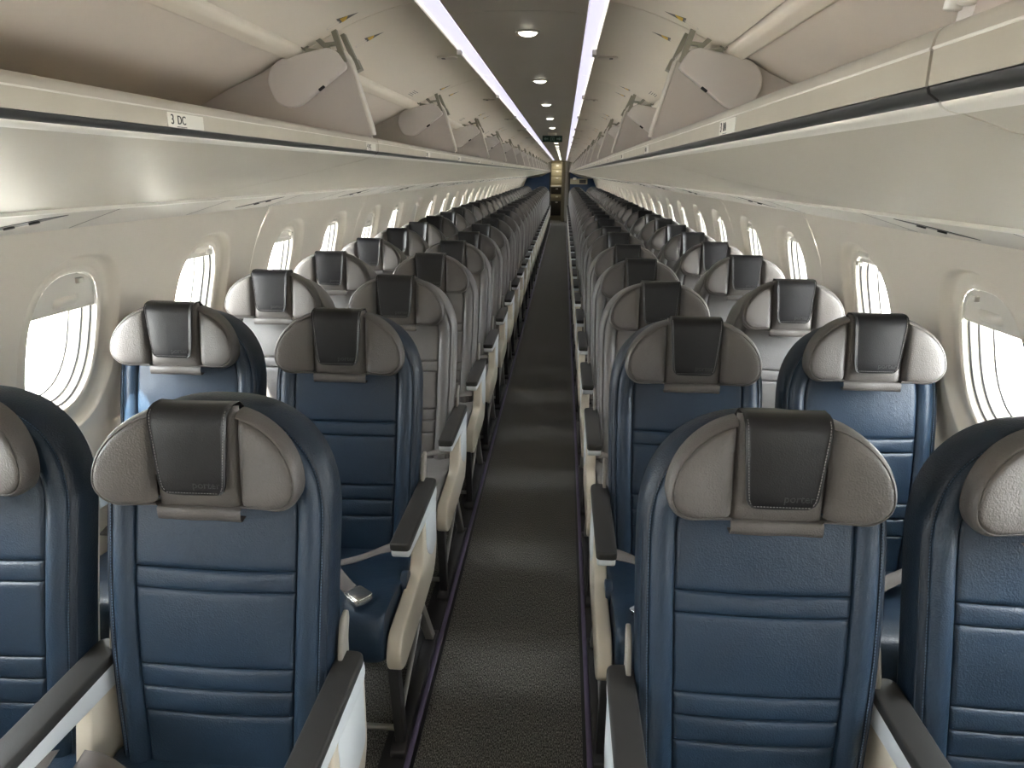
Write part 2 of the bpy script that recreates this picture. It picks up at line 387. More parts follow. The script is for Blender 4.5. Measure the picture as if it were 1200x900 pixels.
# ================================================================== OVERHEAD BINS
belly = [(.345, 1.640), (.355, 1.6345), (.42, 1.616), (.55, 1.585), (.70, 1.555), (.80, 1.535), (.876, 1.520)]
def belly_prof(s):
    xs = np.linspace(.355, .878, 18); bx = [p[0] for p in belly]; bz = [p[1] for p in belly]
    zs = np.interp(xs, bx, bz); zs = np.convolve(np.pad(zs, 2, 'edge'), np.ones(5)/5, 'valid'); zs[0] = bz[1]; zs[-1] = bz[-1]
    low = list(zip(xs, zs)); return [(s*x, z) for x, z in low] + [(s*x, z+.012) for x, z in low[::-1]]
def bin_parts(s):
    g = lambda pts: [(s*x, z) for x, z in pts]
    D = {}
    e = .0018
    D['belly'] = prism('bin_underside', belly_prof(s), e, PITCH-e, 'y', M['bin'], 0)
    D['rail'] = prism('bin_rail', round_poly(g([(.354, 1.682), (.342, 1.680), (.336, 1.676), (.3345, 1.669), (.3345, 1.6475), (.340, 1.651), (.354, 1.664)]), [.003, .003, .004, .003, .002, .002, .002], 3), e, PITCH-e, 'y', M['rail'], 0)
    D['bead'] = prism('rail_bead', round_poly(g([(.3365, 1.6690), (.3337, 1.6682), (.3337, 1.6668), (.3365, 1.666)]), .0008, 2), e, PITCH-e, 'y', M['trim'], 0)
    D['groove'] = prism('rail_groove', g([(.3355, 1.6475), (.3365, 1.6445), (.343, 1.6400), (.356, 1.642), (.345, 1.655)]), e, PITCH-e, 'y', M['groove'], 0)
    D['lip'] = prism('rail_lip', round_poly(g([(.3425, 1.6405), (.344, 1.6375), (.349, 1.6352), (.356, 1.6335), (.358, 1.640), (.352, 1.646)]), .002, 3), e, PITCH-e, 'y', M['trim'], 0)
    # inner lining: ceiling and back of the bin
    inner = [(.548, 1.868), (.58, 1.855), (.62, 1.832), (.70, 1.798), (.79, 1.752), (.88, 1.70), (.93, 1.665), (.95, 1.62)]
    inn2 = [(x+.012, z+.014) for x, z in inner]
    D['lining'] = prism('bin_lining', g(inner+inn2[::-1]), e, PITCH-e, 'y', M['bin_in'], 0)
    D['shelf'] = prism('bin_shelf', g([(.346, 1.652), (.346, 1.660), (.95, 1.635), (.95, 1.615)]), e, PITCH-e, 'y', M['bin_in'], 0)
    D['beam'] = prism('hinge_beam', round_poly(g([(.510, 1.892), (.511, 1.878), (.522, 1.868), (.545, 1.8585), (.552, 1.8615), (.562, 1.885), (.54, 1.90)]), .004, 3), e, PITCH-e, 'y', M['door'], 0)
    # raised door, slightly bowed
    xs = np.linspace(.232, .503, 11); t = (xs-.232)/(.271); zs = 1.992 + (1.886-1.992)*t + .012*np.sin(math.pi*t)
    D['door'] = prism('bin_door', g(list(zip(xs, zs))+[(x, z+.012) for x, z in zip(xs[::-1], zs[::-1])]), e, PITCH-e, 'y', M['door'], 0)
    div = [(.347, 1.672), (.352, 1.705), (.399, 1.862), (.412, 1.878), (.44, 1.884), (.50, 1.872), (.548, 1.866), (.58, 1.853), (.62, 1.830), (.70, 1.796), (.79, 1.750), (.88, 1.698), (.93, 1.663), (.948, 1.62), (.36, 1.65)]
    D['divider'] = prism('divider', g(div), -.009, .009, 'y', M['divider'], 0)
    V = MB()
    for yo in (-.0075, .0075): V.add(*tube([(s*x, yo, z) for x, z in round_poly([(.344, 1.674), (.346, 1.70), (.394, 1.862), (.412, 1.882), (.43, 1.887)], .012, 3)[4:-4]] , .0050, 8))
    D['etrim'] = V.mesh('edge_trim', M['trim'])
    D['plate'] = prism('cover_plate', round_poly(g([(.396, 1.842), (.428, 1.890), (.575, 1.858), (.602, 1.812), (.575, 1.752), (.525, 1.748)]), [.012, .028, .03, .03, .03, .03], 6), -.030, -.0095, 'y', M['plate'], .004, 3)
    D['pscrew'] = prism('plate_catch', round_poly(g([(.452, 1.796), (.466, 1.786), (.470, 1.791), (.456, 1.801)]), .002, 2), -.034, -.029, 'y', M['black'], .0005)
    b = MB()
    def bar(p, q, w, y0, y1):
        p = np.array(p); q = np.array(q); d = (q-p)/np.linalg.norm(q-p); nn = np.array([-d[1], d[0]])*w/2
        c = [p-nn, p+nn, q+nn, q-nn]; V = [(s*x, y, z) for y in (y0, y1) for x, z in c]
        b.add(V, [(0, 1, 2, 3), (7, 6, 5, 4), (0, 4, 5, 1), (1, 5, 6, 2), (2, 6, 7, 3), (3, 7, 4, 0)])
    bar((.406, 1.855), (.431, 1.936), .013, -.022, -.008); bar((.426, 1.932), (.480, 1.911), .010, -.022, -.008); bar((.440, 1.880), (.476, 1.913), .011, -.022, -.008)
    bar((.476, 1.911), (.508, 1.884), .008, -.022, -.008); bar((.418, 1.897), (.456, 1.893), .008, -.022, -.008); bar((.41, 1.873), (.50, 1.880), .012, -.022, -.008)
    D['bracket'] = b.mesh('hinge_bracket', M['bracket'], False)
    b = MB(); bar((.388, 1.850), (.422, 1.925), .011, .030, .050); bar((.384, 1.842), (.395, 1.866), .016, .024, .055)
    D['strut'] = b.mesh('gas_strut', M['bracket'], False)
    # stickers on the door inner face
    def onz(x): tt = (x-.232)/.271; return 1.992-.106*tt+.012*math.sin(math.pi*tt)-.0008
    def patch(pts, lift=0.0): return [(s*x, y, onz(x)-lift) for x, y in pts]
    q = MB(); q.add(patch([(.352, -.005), (.400, -.028), (.404, .012)]), [(0, 1, 2)]); D['st1'] = q.mesh('arrow_sticker', M['stgrey'], False)
    q = MB(); q.add(patch([(.372, -.016), (.394, -.020), (.397, .012), (.378, .004)], .0004), [(0, 1, 2, 3)]); D['st2'] = q.mesh('sticker_square', M['yellow'], False)
    ol = round_poly([(.398, -.014), (.432, -.004), (.436, .014), (.402, .010)], .012, 4); q = MB(); P = []
    for kk in (1.0, .86):
        c = np.mean(ol, 0); P.append([(s*(c[0]+(x-c[0])*kk), c[1]+(y-c[1])*kk, onz(c[0]+(x-c[0])*kk)-.0004) for x, y in ol+[ol[0]]])
    q.add(*grid(np.array(P))); D['st3'] = q.mesh('sticker_outline', M['divider'], False)
    q = MB()
    for i in range(4):
        x0 = .462+.0075*i
        q.add(patch([(x0, -.04+.01*(i % 2)), (x0+.0022, -.04+.01*(i % 2)), (x0+.0022, .055-.012*(i % 3)), (x0, .055-.012*(i % 3))]), [(0, 1, 2, 3)])
    D['notice'] = q.mesh('notice_lettering', M['stgrey'], False)
    # latch beside the light strip
    D['latch'] = prism('latch_clip', round_poly([(s*.218, -.038), (s*.232, -.038), (s*.232, .032), (s*.224, .032), (s*.218, .01)][::s], .002, 2), 1.975, 1.992, 'z', M['trim'], .002)
    D['recess'] = prism('latch_plate', round_poly([(s*.236, -.030), (s*.300, -.024), (s*.306, .0), (s*.300, .024), (s*.236, .022)][::s], .012, 4), 1.9685, 1.9725, 'z', M['bin_in'], .001)
    D['slot'] = prism('latch_slot', round_poly([(s*.276, -.011), (s*.288, -.011), (s*.288, .011), (s*.276, .011)][::s], .003, 3), 1.967, 1.970, 'z', M['groove'], .0005)
    return D
for s, side in ((-1, 'left'), (1, 'right')):
    D = bin_parts(s)
    k = 0
    for y in mods:
        if y > YE-.4: continue
        vis = y >= B0-PITCH-.01
        if vis: k += 1
        lab = '%s open overhead bin from the front along the %s side' % (ORD[k-1], side) if vis and k <= 9 else ('open overhead bin far down the %s side beyond the ninth' % side if vis else 'open overhead bin on the %s side beside the camera' % side)
        B = thing('overhead_bin', lab, 'overhead bin', (0, y, 0), 'overhead bins on the %s side' % side)
        for nm, key in (('bin_underside', 'belly'), ('bin_rail', 'rail'), ('bin_lining', 'lining'), ('bin_shelf', 'shelf'), ('hinge_beam', 'beam'), ('bin_door', 'door'), ('divider', 'divider')):
            o = link(nm, D[key], B)
            if key == 'rail':
                for a, c in (('rail_bead', 'bead'), ('rail_groove', 'groove'), ('rail_lip', 'lip')): link(a, D[c], o)
            if key == 'divider':
                for a, c in (('edge_trim', 'etrim'), ('cover_plate', 'plate'), ('plate_catch', 'pscrew'), ('hinge_bracket', 'bracket'), ('gas_strut', 'strut')): link(a, D[c], o)
            if key == 'door':
                for dy in (-.06, .19):
                    yy = dy if dy > 0 else PITCH+dy
                    for a, c in (('arrow_sticker', 'st1'), ('sticker_square', 'st2'), ('sticker_outline', 'st3')): link(a, D[c], o, (0, yy, 0))
                if y > B0-.1: link('notice_lettering', D['notice'], o, (0, PITCH*.80, 0))
                for a, c in (('latch_clip', 'latch'), ('latch_plate', 'recess'), ('latch_slot', 'slot')): link(a, D[c], o, (0, PITCH*.51, 0))
        # light strip segment above the door
        vs_ = vis and k <= 9
        L = thing('ceiling_light_strip', ('%s segment from the front of the %s ceiling light strip' % (ORD[k-1], side)) if vs_ else ('far segments of the %s ceiling light strip beyond the ninth' % side if vis else 'segment of the %s ceiling light strip above the camera' % side), 'light', (0, y, 0), 'segments of the %s ceiling light strip' % side)
        key = 'ls%d' % s
        if key not in wall_meshes:
            wall_meshes[key] = prism('lens', [(s*.1885, 2.0095), (s*.227, 1.9995), (s*.229, 2.006), (s*.190, 2.016)], .001, PITCH-.001, 'y', M['strip'], 0)
            wall_meshes[key+'r'] = prism('rim', [(s*.2265, 1.9985), (s*.2305, 1.9975), (s*.2315, 2.004), (s*.2275, 2.005)], .001, PITCH-.001, 'y', M['strip_edge'], 0)
        link('lens', wall_meshes[key], L); link('rim', wall_meshes[key+'r'], L)

# row placards on the bin rails
plm = prism('placard', round_poly([(-.045, -.0083), (.045, -.0083), (.045, .0083), (-.045, .0083)], .0015, 2), -.0008, .0008, 'z', M['placard'], 0)
ROWY = [1.235, 2.145] + [2.145+.797*k for k in range(1, 28)]
ROWY = [y for y in ROWY if y < YE-1.2]
for s, side, let in ((-1, 'left', 'DC'), (1, 'right', 'BA')):
    up = Vector((0, 0, 1))
    right = Vector((0, 1, 0)) if s < 0 else Vector((0, -1, 0)); nrm = right.cross(up)
    lm = text_mesh('letters', let, .0145, M['black'])
    for i, y in enumerate(ROWY[:16]):
        yy = y-.30 if i == 0 else (y-.30 if i == 1 else y-.32)
        if s > 0: yy += .03
        c = Vector((s*.3338, yy, 1.6568))
        mw = Matrix(((right.x, up.x, nrm.x, c.x), (right.y, up.y, nrm.y, c.y), (right.z, up.z, nrm.z, c.z), (0, 0, 0, 1)))
        T = thing('row_placard', 'white row number placard on the %s bin rail, %s from the front' % (side, ORD[i]), 'placard', (0, 0, 0), 'row placards on the %s bin rail' % side)
        T.matrix_world = mw
        link('plate', plm, T)
        nm = text_mesh('row_number', str(3+i), .0165, M['black'])
        a = link('row_number', nm, T, (-.034, 0, .0009)); b = link('seat_letters', lm, T, (-.012, 0, .0009))
        link('underline', boxme('underline', -.024, 0, -.0078, -.0070, 0, .001, M['black'], 0), T)

# ================================================================== SERVICE PANELS under the bins
def psu_parts(s, PW):
    a, b = (.882, 1.5165), (1.118, 1.452)
    d = Vector((b[0]-a[0], 0, b[1]-a[1])); L = d.length; d.normalize(); nn = Vector((d.z, 0, -d.x))
    if nn.z > 0: nn = -nn
    Pt = lambda t, y, h=0: (s*(a[0]+d.x*t+nn.x*h), y, a[1]+d.z*t+nn.z*h)
    D = {}
    def slab(name, t0, t1, y0, y1, h, m, depth=.01, poly=None):
        pts = poly or [(t0, y0), (t1, y0), (t1, y1), (t0, y1)]
        V = [Pt(t, y, h) for t, y in pts] + [Pt(t, y, h-depth) for t, y in pts]; n_ = len(pts)
        q = MB(); q.add(V, [tuple(range(n_)), tuple(range(2*n_-1, n_-1, -1))]+[(i, (i+1) % n_, n_+(i+1) % n_, n_+i) for i in range(n_)]); return q.mesh(name, m, False)
    D['panel'] = slab('panel', 0, L, .001, PW-.001, 0, M['psu'])
    D['strip'] = slab('joint_strip', -.007, .004, .0, PW, .005, M['trim'])
    D['line'] = slab('seam', 0, 0, 0, 0, .0006, M['groove'], .002, [(.01, .26), (.012, .26), (L-.01, .36), (L-.012, .36)])
    D['line2'] = slab('seam', 0, 0, 0, 0, .0006, M['groove'], .002, [(.01, PW-.42), (.012, PW-.42), (L-.01, PW-.32), (L-.012, PW-.32)])
    pts = [(.052, .110), (.075, .055), (.115, .010), (.190, -.035), (.172, .020), (.130, .070), (.085, .100)]
    D['slot'] = slab('lamp_slot', 0, 0, 0, 0, .0012, M['black'], .003, pts)
    q = MB()
    D['noz'] = []
    for (t, y) in ((.100, .062), (.135, .030)): q = MB(); q.add(*tube([Pt(t, y, .001), Pt(t, y, .005)], .011, 12)); D['noz'].append(q.mesh('air_nozzle', M['leg']))
    return D
for s, side in ((-1, 'left'), (1, 'right')):
    PW = 1.28 if s < 0 else 1.65
    D = psu_parts(s, PW); k = 0
    y = (1.45 if s < 0 else 1.76)-PW*3
    while y < YE-.5:
        vis = y > 1.0
        if vis: k += 1
        lab = '%s service panel from the front under the %s bins' % (ORD[k-1], side) if vis and k <= 10 else ('service panel far down under the %s bins beyond the tenth' % side if vis else 'service panel under the %s bins beside the camera' % side)
        T = thing('service_panel', lab, 'service panel', (0, y, 0), 'service panels under the %s bins' % side)
        o = link('panel', D['panel'], T); link('joint_strip', D['strip'], T); link('seam', D['line'], o); link('seam', D['line2'], o)
        o = link('lamp_slot', D['slot'], T); [link('air_nozzle', q, o) for q in D['noz']]
        y += PW

# ================================================================== CEILING LAMPS, EXIT SIGN
dlm = MB(); th = np.linspace(0, 2*math.pi, 25); P = np.array([[(r*math.cos(t), r*math.sin(t), z) for t in th] for r, z in ((.0, -.010), (.014, -.0095), (.024, -.006), (.030, 0), (.030, .004))]); dlm.add(*grid(P)); dlm = dlm.mesh('lens', M['down'])
rgm = MB()
th = np.linspace(0, 2*math.pi, 25); P = np.array([[(r*math.cos(t), r*math.sin(t), z) for t in th] for r, z in ((.030, 0), (.033, -.002), (.038, -.0015), (.039, .003))]); rgm.add(*grid(P)); rgm = rgm.mesh('ring', M['ring'])
for i in range(19):
    y = 2.474+1.235*i
    if y > YE-.3: break
    T = thing('downlight', '%s round downlight from the front in the dark centre ceiling' % ORD[i] if i < 9 else 'tiny round downlight in the ceiling far beyond the green sign', 'light', (.012, y, 2.0155), 'downlights along the centre ceiling')
    link('lens', dlm, T); link('ring', rgm, T)
E_ = thing('exit_sign', 'dark green exit sign with arrows hanging from the centre ceiling', 'sign', (0, 8.35, 2.0))
link('sign_board', boxme('sign_board', -.107, .107, -.012, .012, -.078, -.012, M['green'], .003), E_)
link('mount', boxme('mount', -.05, .05, -.008, .008, -.014, .02, M['dark_ceiling'], .001), E_)
for sx in (-1, 1):
    pts = [(sx*.092, -.045), (sx*.072, -.028), (sx*.072, -.038), (sx*.045, -.038), (sx*.045, -.052), (sx*.072, -.052), (sx*.072, -.062)]
    link('arrow', prism('arrow', pts, -.0135, -.0118, 'y', M['signw'], 0), E_)
link('door_symbol', prism('door_symbol', [(-.020, -.068), (-.020, -.022), (.020, -.022), (.020, -.068), (.013, -.068), (.013, -.030), (-.013, -.030), (-.013, -.068)], -.0135, -.0118, 'y', M['signw'], 0), E_)
link('runner_symbol', prism('runner_symbol', [(-.009, -.064), (-.002, -.050), (-.008, -.044), (-.002, -.036), (.004, -.036), (.008, -.046), (.004, -.050), (.010, -.064), (.005, -.064), (.001, -.055), (-.004, -.064)], -.0135, -.0118, 'y', M['signw'], 0), E_)

# ================================================================== SEATS
def outline(n=60, wb=.218, wm=.236, zb=.40, z1=.93, zt=1.165, p=2.4):
    """half outline from the bottom up to the top centre, x>0"""
    pts = []
    for z in np.linspace(zb, z1, n//2, endpoint=False):
        t = (z-zb)/(z1-zb); pts.append((wb+(wm-wb)*math.sin(t*math.pi/2), z))
    for a in np.linspace(0, math.pi/2, n//2+1):
        c, s_ = math.cos(a), math.sin(a); r = (abs(c/wm)**p+abs(s_/(zt-z1))**p)**(-1/p); pts.append((r*c, z1+r*s_))
    pts[-1] = (0, zt); return np.array(pts)
def offset(c, d):
    t = np.gradient(c, axis=0); t /= np.linalg.norm(t, axis=1)[:, None]; nn = np.stack([-t[:, 1], t[:, 0]], 1)
    o = c+nn*d; o[:, 0] = np.maximum(o[:, 0], 0); return o
def yback(z): return .095-.176*(1.18-z) + .012*np.sin(np.clip((z-.45)/.5, 0, 1)*math.pi)*-1 + .0
def e_(d, r): q = np.clip(d/r, 0, 1); return np.sqrt(np.maximum(0, 1-(1-q)**2))
def dist_poly(P, B):
    A0 = B; A1 = np.roll(B, -1, 0); d = A1-A0; L = (d**2).sum(1)+1e-12
    v = P[:, None, :]-A0[None]; t = np.clip((v*d[None]).sum(2)/L[None], 0, 1); q = v-t[..., None]*d[None]
    return np.sqrt((q**2).sum(2)).min(1)
def nonuni(n):            # denser near both ends
    t = np.linspace(0, 1, n); return .5-.5*np.cos(math.pi*t)*(.55+.45*np.abs(np.cos(math.pi*t)))
def lift(X, Z, d): return np.stack([X, yback(Z)-d, Z], -1)
def band(lo, hi, xl, xr, nu, nv, base, g, r, puff=0.0, sag=0.0):
    """pillow panel between z lo..hi and x xl(z)..xr(z); distances to its own border give the rounded edge"""
    a = nonuni(nu); b = nonuni(nv); Z = lo+(hi-lo)*b[:, None]+0*a[None]; X = xl(Z)+(xr(Z)-xl(Z))*a[None]
    Zs = Z - sag*(1-(2*a[None]-1)**2)
    dx = np.minimum(X-xl(Z), xr(Z)-X); dz = np.minimum(Z-lo, hi-Z)
    d = base + g*(e_(dx, r)*e_(dz, r)-1) + puff*np.sin(math.pi*b)[:, None]*np.sin(math.pi*a)[None]
    return lift(X, Zs, d)
def ribbon(I, O, H):
    """strip between curves I and O, H=[(a, d)]"""
    P = []
    for a, d in H: q = I+(O-I)*a; P.append(lift(q[:, 0], q[:, 1], d))
    return np.array(P)
def mir(P): Q = P.copy(); Q[..., 0] *= -1; return Q
SEAM = [.405, .535, .589, .637, .794, .836, 1.10]
def back_geo(det):
    n = 60 if det == 2 else 24
    O = outline(n); G = offset(O, .022); I = offset(O, .070); K = offset(O, .012)
    def xin(Z): 
        ii = np.argsort(I[:, 1]); return np.interp(Z, I[ii, 1][:], I[ii, 0])
    # clean monotone part of the inner seam
    m_ = I[:, 1] <= 1.02; Iz, Ix = I[m_, 1], I[m_, 0]; xin = lambda Z: np.interp(Z, Iz, Ix)
    R = {}
    nu = 24 if det == 2 else 9
    R['panels'] = []
    for lo, hi in zip(SEAM[:-1], SEAM[1:]):
        small = hi-lo < .06
        nv = (12 if small else 18) if det == 2 else (5 if small else 6)
        R['panels'].append(band(lo+.0006, hi-.0006, lambda Z: -xin(Z)+.001, lambda Z: xin(Z)-.001, nu, nv, .004, .0055, .0075, .003 if small else .003, sag=.004))
    Hb = [(0, -.006), (.04, .001), (.12, .007), (.3, .013), (.5, .015), (.75, .012), (.92, .005), (.985, 0), (1, -.004)]
    Hg = [(0, -.004), (.03, 0), (.2, .001), (.4, -.003), (.65, -.010), (.84, -.020), (.95, -.032), (1, -.046), (.985, -.060), (.95, -.068)]
    if det < 2: Hb = Hb[::2]; Hg = Hg[::2]+[Hg[-1]]
    R['bol'] = ribbon(I, G, Hb); R['gus'] = ribbon(G, O, Hg)
    # rear shell
    Os = O*np.array([1.0, 1.0]); full = np.concatenate([Os*[-1, 1], Os[::-1][1:]])
    R['shell'] = np.array([lift(full[:, 0]*k, 1.165-(1.165-full[:, 1])*1.0-(1-k)*.3, d) for k, d in ((.95, -.055), (.985, -.062), (.985, -.070), (.955, -.088), (.85, -.098), (.5, -.104), (0.0, -.105))])
    # closing sheet behind the panels
    R['core'] = np.array([lift(full[:, 0]*k, .43+(full[:, 1]-.43)*(.97 if k else .97), -.008) for k in (.97, 0.0)])
    return R, O, G, I
def head_geo(det):
    """headrest in seat coordinates; the face plane leans with the back, y given by hy"""
    R = {}
    n = 26 if det == 2 else 10
    top0, bot0, w = 1.190, .992, .200
    ZM = 1.048
    def wing(n, inner=.080, off=0.0):
        T = []; Bm = []; wo = w-off
        for t in np.linspace(0, 1, n):
            x = inner+(wo-inner)*math.sin(t*math.pi/2)
            T.append((x, ZM+(top0-off-ZM)*(max(0, 1-(x/wo)**2.25))**(1/2.0)))
            q = max(0, (x-(wo-.052))/.052); Bm.append((x, bot0+off+(ZM-bot0-off)*(1-math.sqrt(max(0, 1-q**2.0)))))
        T[-1] = Bm[-1] = (wo, ZM)
        return np.array(T), np.array(Bm)
    hz = lambda Z: .0 + .10*(Z-1.09)           # face plane y (slightly reclined)
    def put(X, Z, d): return np.stack([X, hz(Z)-d - .020*np.clip((np.abs(X)-.08)/.12, 0, 1)**2, Z], -1)
    T, B = wing(n); Ti, Bi = wing(n, .0815, .010)
    bl = nonuni(18 if det == 2 else 7)
    W = Bi[None]+(Ti-Bi)[None]*bl[:, None, None]
    poly = np.concatenate([Bi, Ti[::-1][1:]]); dd = dist_poly(W.reshape(-1, 2), poly).reshape(W.shape[:2])
    do = dist_poly(W.reshape(-1, 2), np.concatenate([poly, poly[::-1]])[:len(poly)*2-1]).reshape(W.shape[:2]); di = np.abs(W[..., 0]-.0815)
    lines = np.concatenate([Bi, Ti[::-1]]); do = np.sqrt(((W.reshape(-1, 1, 2)-lines[None])**2).sum(2)).min(1).reshape(W.shape[:2])
    R['wing'] = put(W[..., 0], W[..., 1], .010+.004*(e_(do, .008)-1)+.006*(e_(do, .05)-1)+.015*(e_(di, .020)-1)+.004*np.sin(np.clip(di/.11, 0, 1)*math.pi))
    out = np.concatenate([B, T[::-1][1:]]); inn = np.concatenate([Bi, Ti[::-1][1:]])
    R['rim'] = np.array([put((inn+(out-inn)*a)[:, 0], (inn+(out-inn)*a)[:, 1], d) for a, d in ((0, -.001), (.06, .0035), (.25, .0035), (.5, .000), (.75, -.005), (.92, -.011), (1, -.019), (.985, -.032), (.93, -.042))])
    # centre lobe
    zc = nonuni(20 if det == 2 else 7); xc = nonuni(16 if det == 2 else 6)
    X = (-.081+.162*xc)[None]+0*zc[:, None]; Z = (bot0-.001+(top0+.001-bot0)*zc)[:, None]+0*X
    dx = np.minimum(X+.081, .081-X); dz = np.minimum(Z-bot0+.001, top0+.001-Z)
    R['mid'] = put(X, Z, -.012+.016*(e_(dx, .02)*e_(dz, .03)-1)+.012)
    R['back'] = np.array([put(q[:, 0], q[:, 1]*.93+1.09*.07, -.042) for q in (np.concatenate([B, T[::-1]]), np.concatenate([B, T[::-1]])*[0, 1])])
    R['midtop'] = np.array([[(x, y, z) for x in (-.082, .082)] for y, z in ((.002, .993), (.02, .987), (.05, .99))])
    # dark cover: path over the top
    path = np.array([(.060, 1.150), (.056, 1.180), (.040, 1.1935), (.012, 1.1945), (-.004, 1.1905), (-.0145, 1.181), (-.0185, 1.165), (-.0205, 1.13), (-.0225, 1.09), (-.0235, 1.06), (-.0235, 1.045), (-.0225, 1.035), (-.0210, 1.029), (-.0195, 1.0265)])
    wid = np.interp(path[:, 1], [1.02, 1.0265, 1.029, 1.035, 1.045, 1.06, 1.17, 1.2], [.042, .0455, .052, .0580, .0625, .0645, .0745, .0755])
    wid[:3] = .0765
    u = np.linspace(-1, 1, 15 if det == 2 else 5)
    sn = np.sin(u*3+.4)*.0009
    R['cov'] = np.array([[(q*ww, y+.0+sn[i]*.8-.003*(1-q*q), z) for i, q in enumerate(u)] for (y, z), ww in zip(path, wid)])
    R['covi'] = R['cov']+np.array([0, .0035, -.001])
    R['path'] = path; R['wid'] = wid
    # lower tab
    xs = np.linspace(-.082, .082, 9 if det == 2 else 3); prof = [(.012, .998), (-.006, .996), (-.0125, .992), (-.0125, .978), (-.0105, .970), (-.006, .969), (.012, .972)]
    R['tab'] = np.array([[(x, y+.0015*math.sin(x*60), z) for x in xs] for y, z in prof])
    return R
def shellmesh(name, A, B, m):
    """two parallel grids closed along the border"""
    n_, m_ = A.shape[:2]; V1, F1 = grid(A); V2, F2 = grid(B); k = len(V1)
    bd = [(0, j) for j in range(m_)]+[(i, m_-1) for i in range(1, n_)]+[(n_-1, j) for j in range(m_-2, -1, -1)]+[(i, 0) for i in range(n_-2, 0, -1)]
    idx = [i*m_+j for i, j in bd]
    S = [(idx[i], idx[(i+1) % len(idx)], k+idx[(i+1) % len(idx)], k+idx[i]) for i in range(len(idx))]
    return me_from(name, np.concatenate([V1, V2]), list(map(tuple, F1))+[tuple(x+k for x in f) for f in F2]+S, m)
def gm(name, m, *Ps):
    q = MB()
    for P in Ps: q.add(*grid(P))
    return q.mesh(name, m)
def stitches(curves, name, m, sp_=.0062, ln=.0040, r=.0007):
    q = MB()
    for c in curves:
        c = np.array(c); seg = np.linalg.norm(np.diff(c, axis=0), axis=1); s_ = np.concatenate([[0], np.cumsum(seg)])
        for t in np.arange(sp_/2, s_[-1]-ln, sp_):
            a = np.array([np.interp(t, s_, c[:, k]) for k in range(3)]); b = np.array([np.interp(t+ln, s_, c[:, k]) for k in range(3)])
            d = (b-a)/np.linalg.norm(b-a); u = np.cross(d, (0, 1, 0)); u /= np.linalg.norm(u)+1e-9; w = np.cross(d, u)
            V = [p+r*(i*u+j*w) for p in (a, b) for i, j in ((-1, -1), (1, -1), (1, 1), (-1, 1))]
            q.add(V, [(0, 1, 2, 3), (7, 6, 5, 4), (0, 4, 5, 1), (1, 5, 6, 2), (2, 6, 7, 3), (3, 7, 4, 0)])
    return q.mesh(name, m, False)
def cushion_geo(det):
    path = round_poly([(.02, .370), (.02, .422), (-.12, .425), (-.40, .484), (-.505, .480), (-.525, .420), (-.505, .335), (-.44, .325)], [.001, .02, .10, .08, .05, .06, .03, .01], 5 if det == 2 else 2)
    hw = .232; u = np.array([-1, -.985, -.955, -.91, -.82, -.6, -.3, 0, .3, .6, .82, .91, .955, .985, 1]) if det == 2 else np.array([-1, -.95, -.82, 0, .82, .95, 1])
    c = np.array([-.25, .40]); P = []
    for y, z in path:
        row = []
        for q in u:
            dd = (1-abs(q))*hw; k = e_(np.array(dd), .03); v = np.array([y, z]); dr = v-c; dr = dr/np.linalg.norm(dr)
            w = v+dr*(.018*(k-1)) ; row.append((q*hw, w[0], w[1]))
        P.append(row)
    return np.array(P)
def belt_ribbon(pts, w, th=.0016):
    """flat webbing along 3D points; each point (x,y,z, wx,wy,wz) with width direction"""
    A = []; B = []
    for p in pts:
        c = np.array(p[:3]); d = np.array(p[3:]); d = d/np.linalg.norm(d); A.append([c-d*w/2, c, c+d*w/2]); B.append([c-d*w/2-[0, 0, th], c-[0, 0, th], c+d*w/2-[0, 0, th]])
    return np.array(A), np.array(B)
def smooth_pts(pts, n=24):
    P = np.array(pts, float); t = np.arange(len(P)); tt = np.linspace(0, len(P)-1, n)
    out = []
    for x in tt:
        i = int(min(max(math.floor(x), 0), len(P)-2)); f = x-i
        p0, p1, p2, p3 = P[max(i-1, 0)], P[i], P[i+1], P[min(i+2, len(P)-1)]
        out.append(.5*((2*p1)+(-p0+p2)*f+(2*p0-5*p1+4*p2-p3)*f*f+(-p0+3*p1-3*p2+p3)*f**3))
    return out

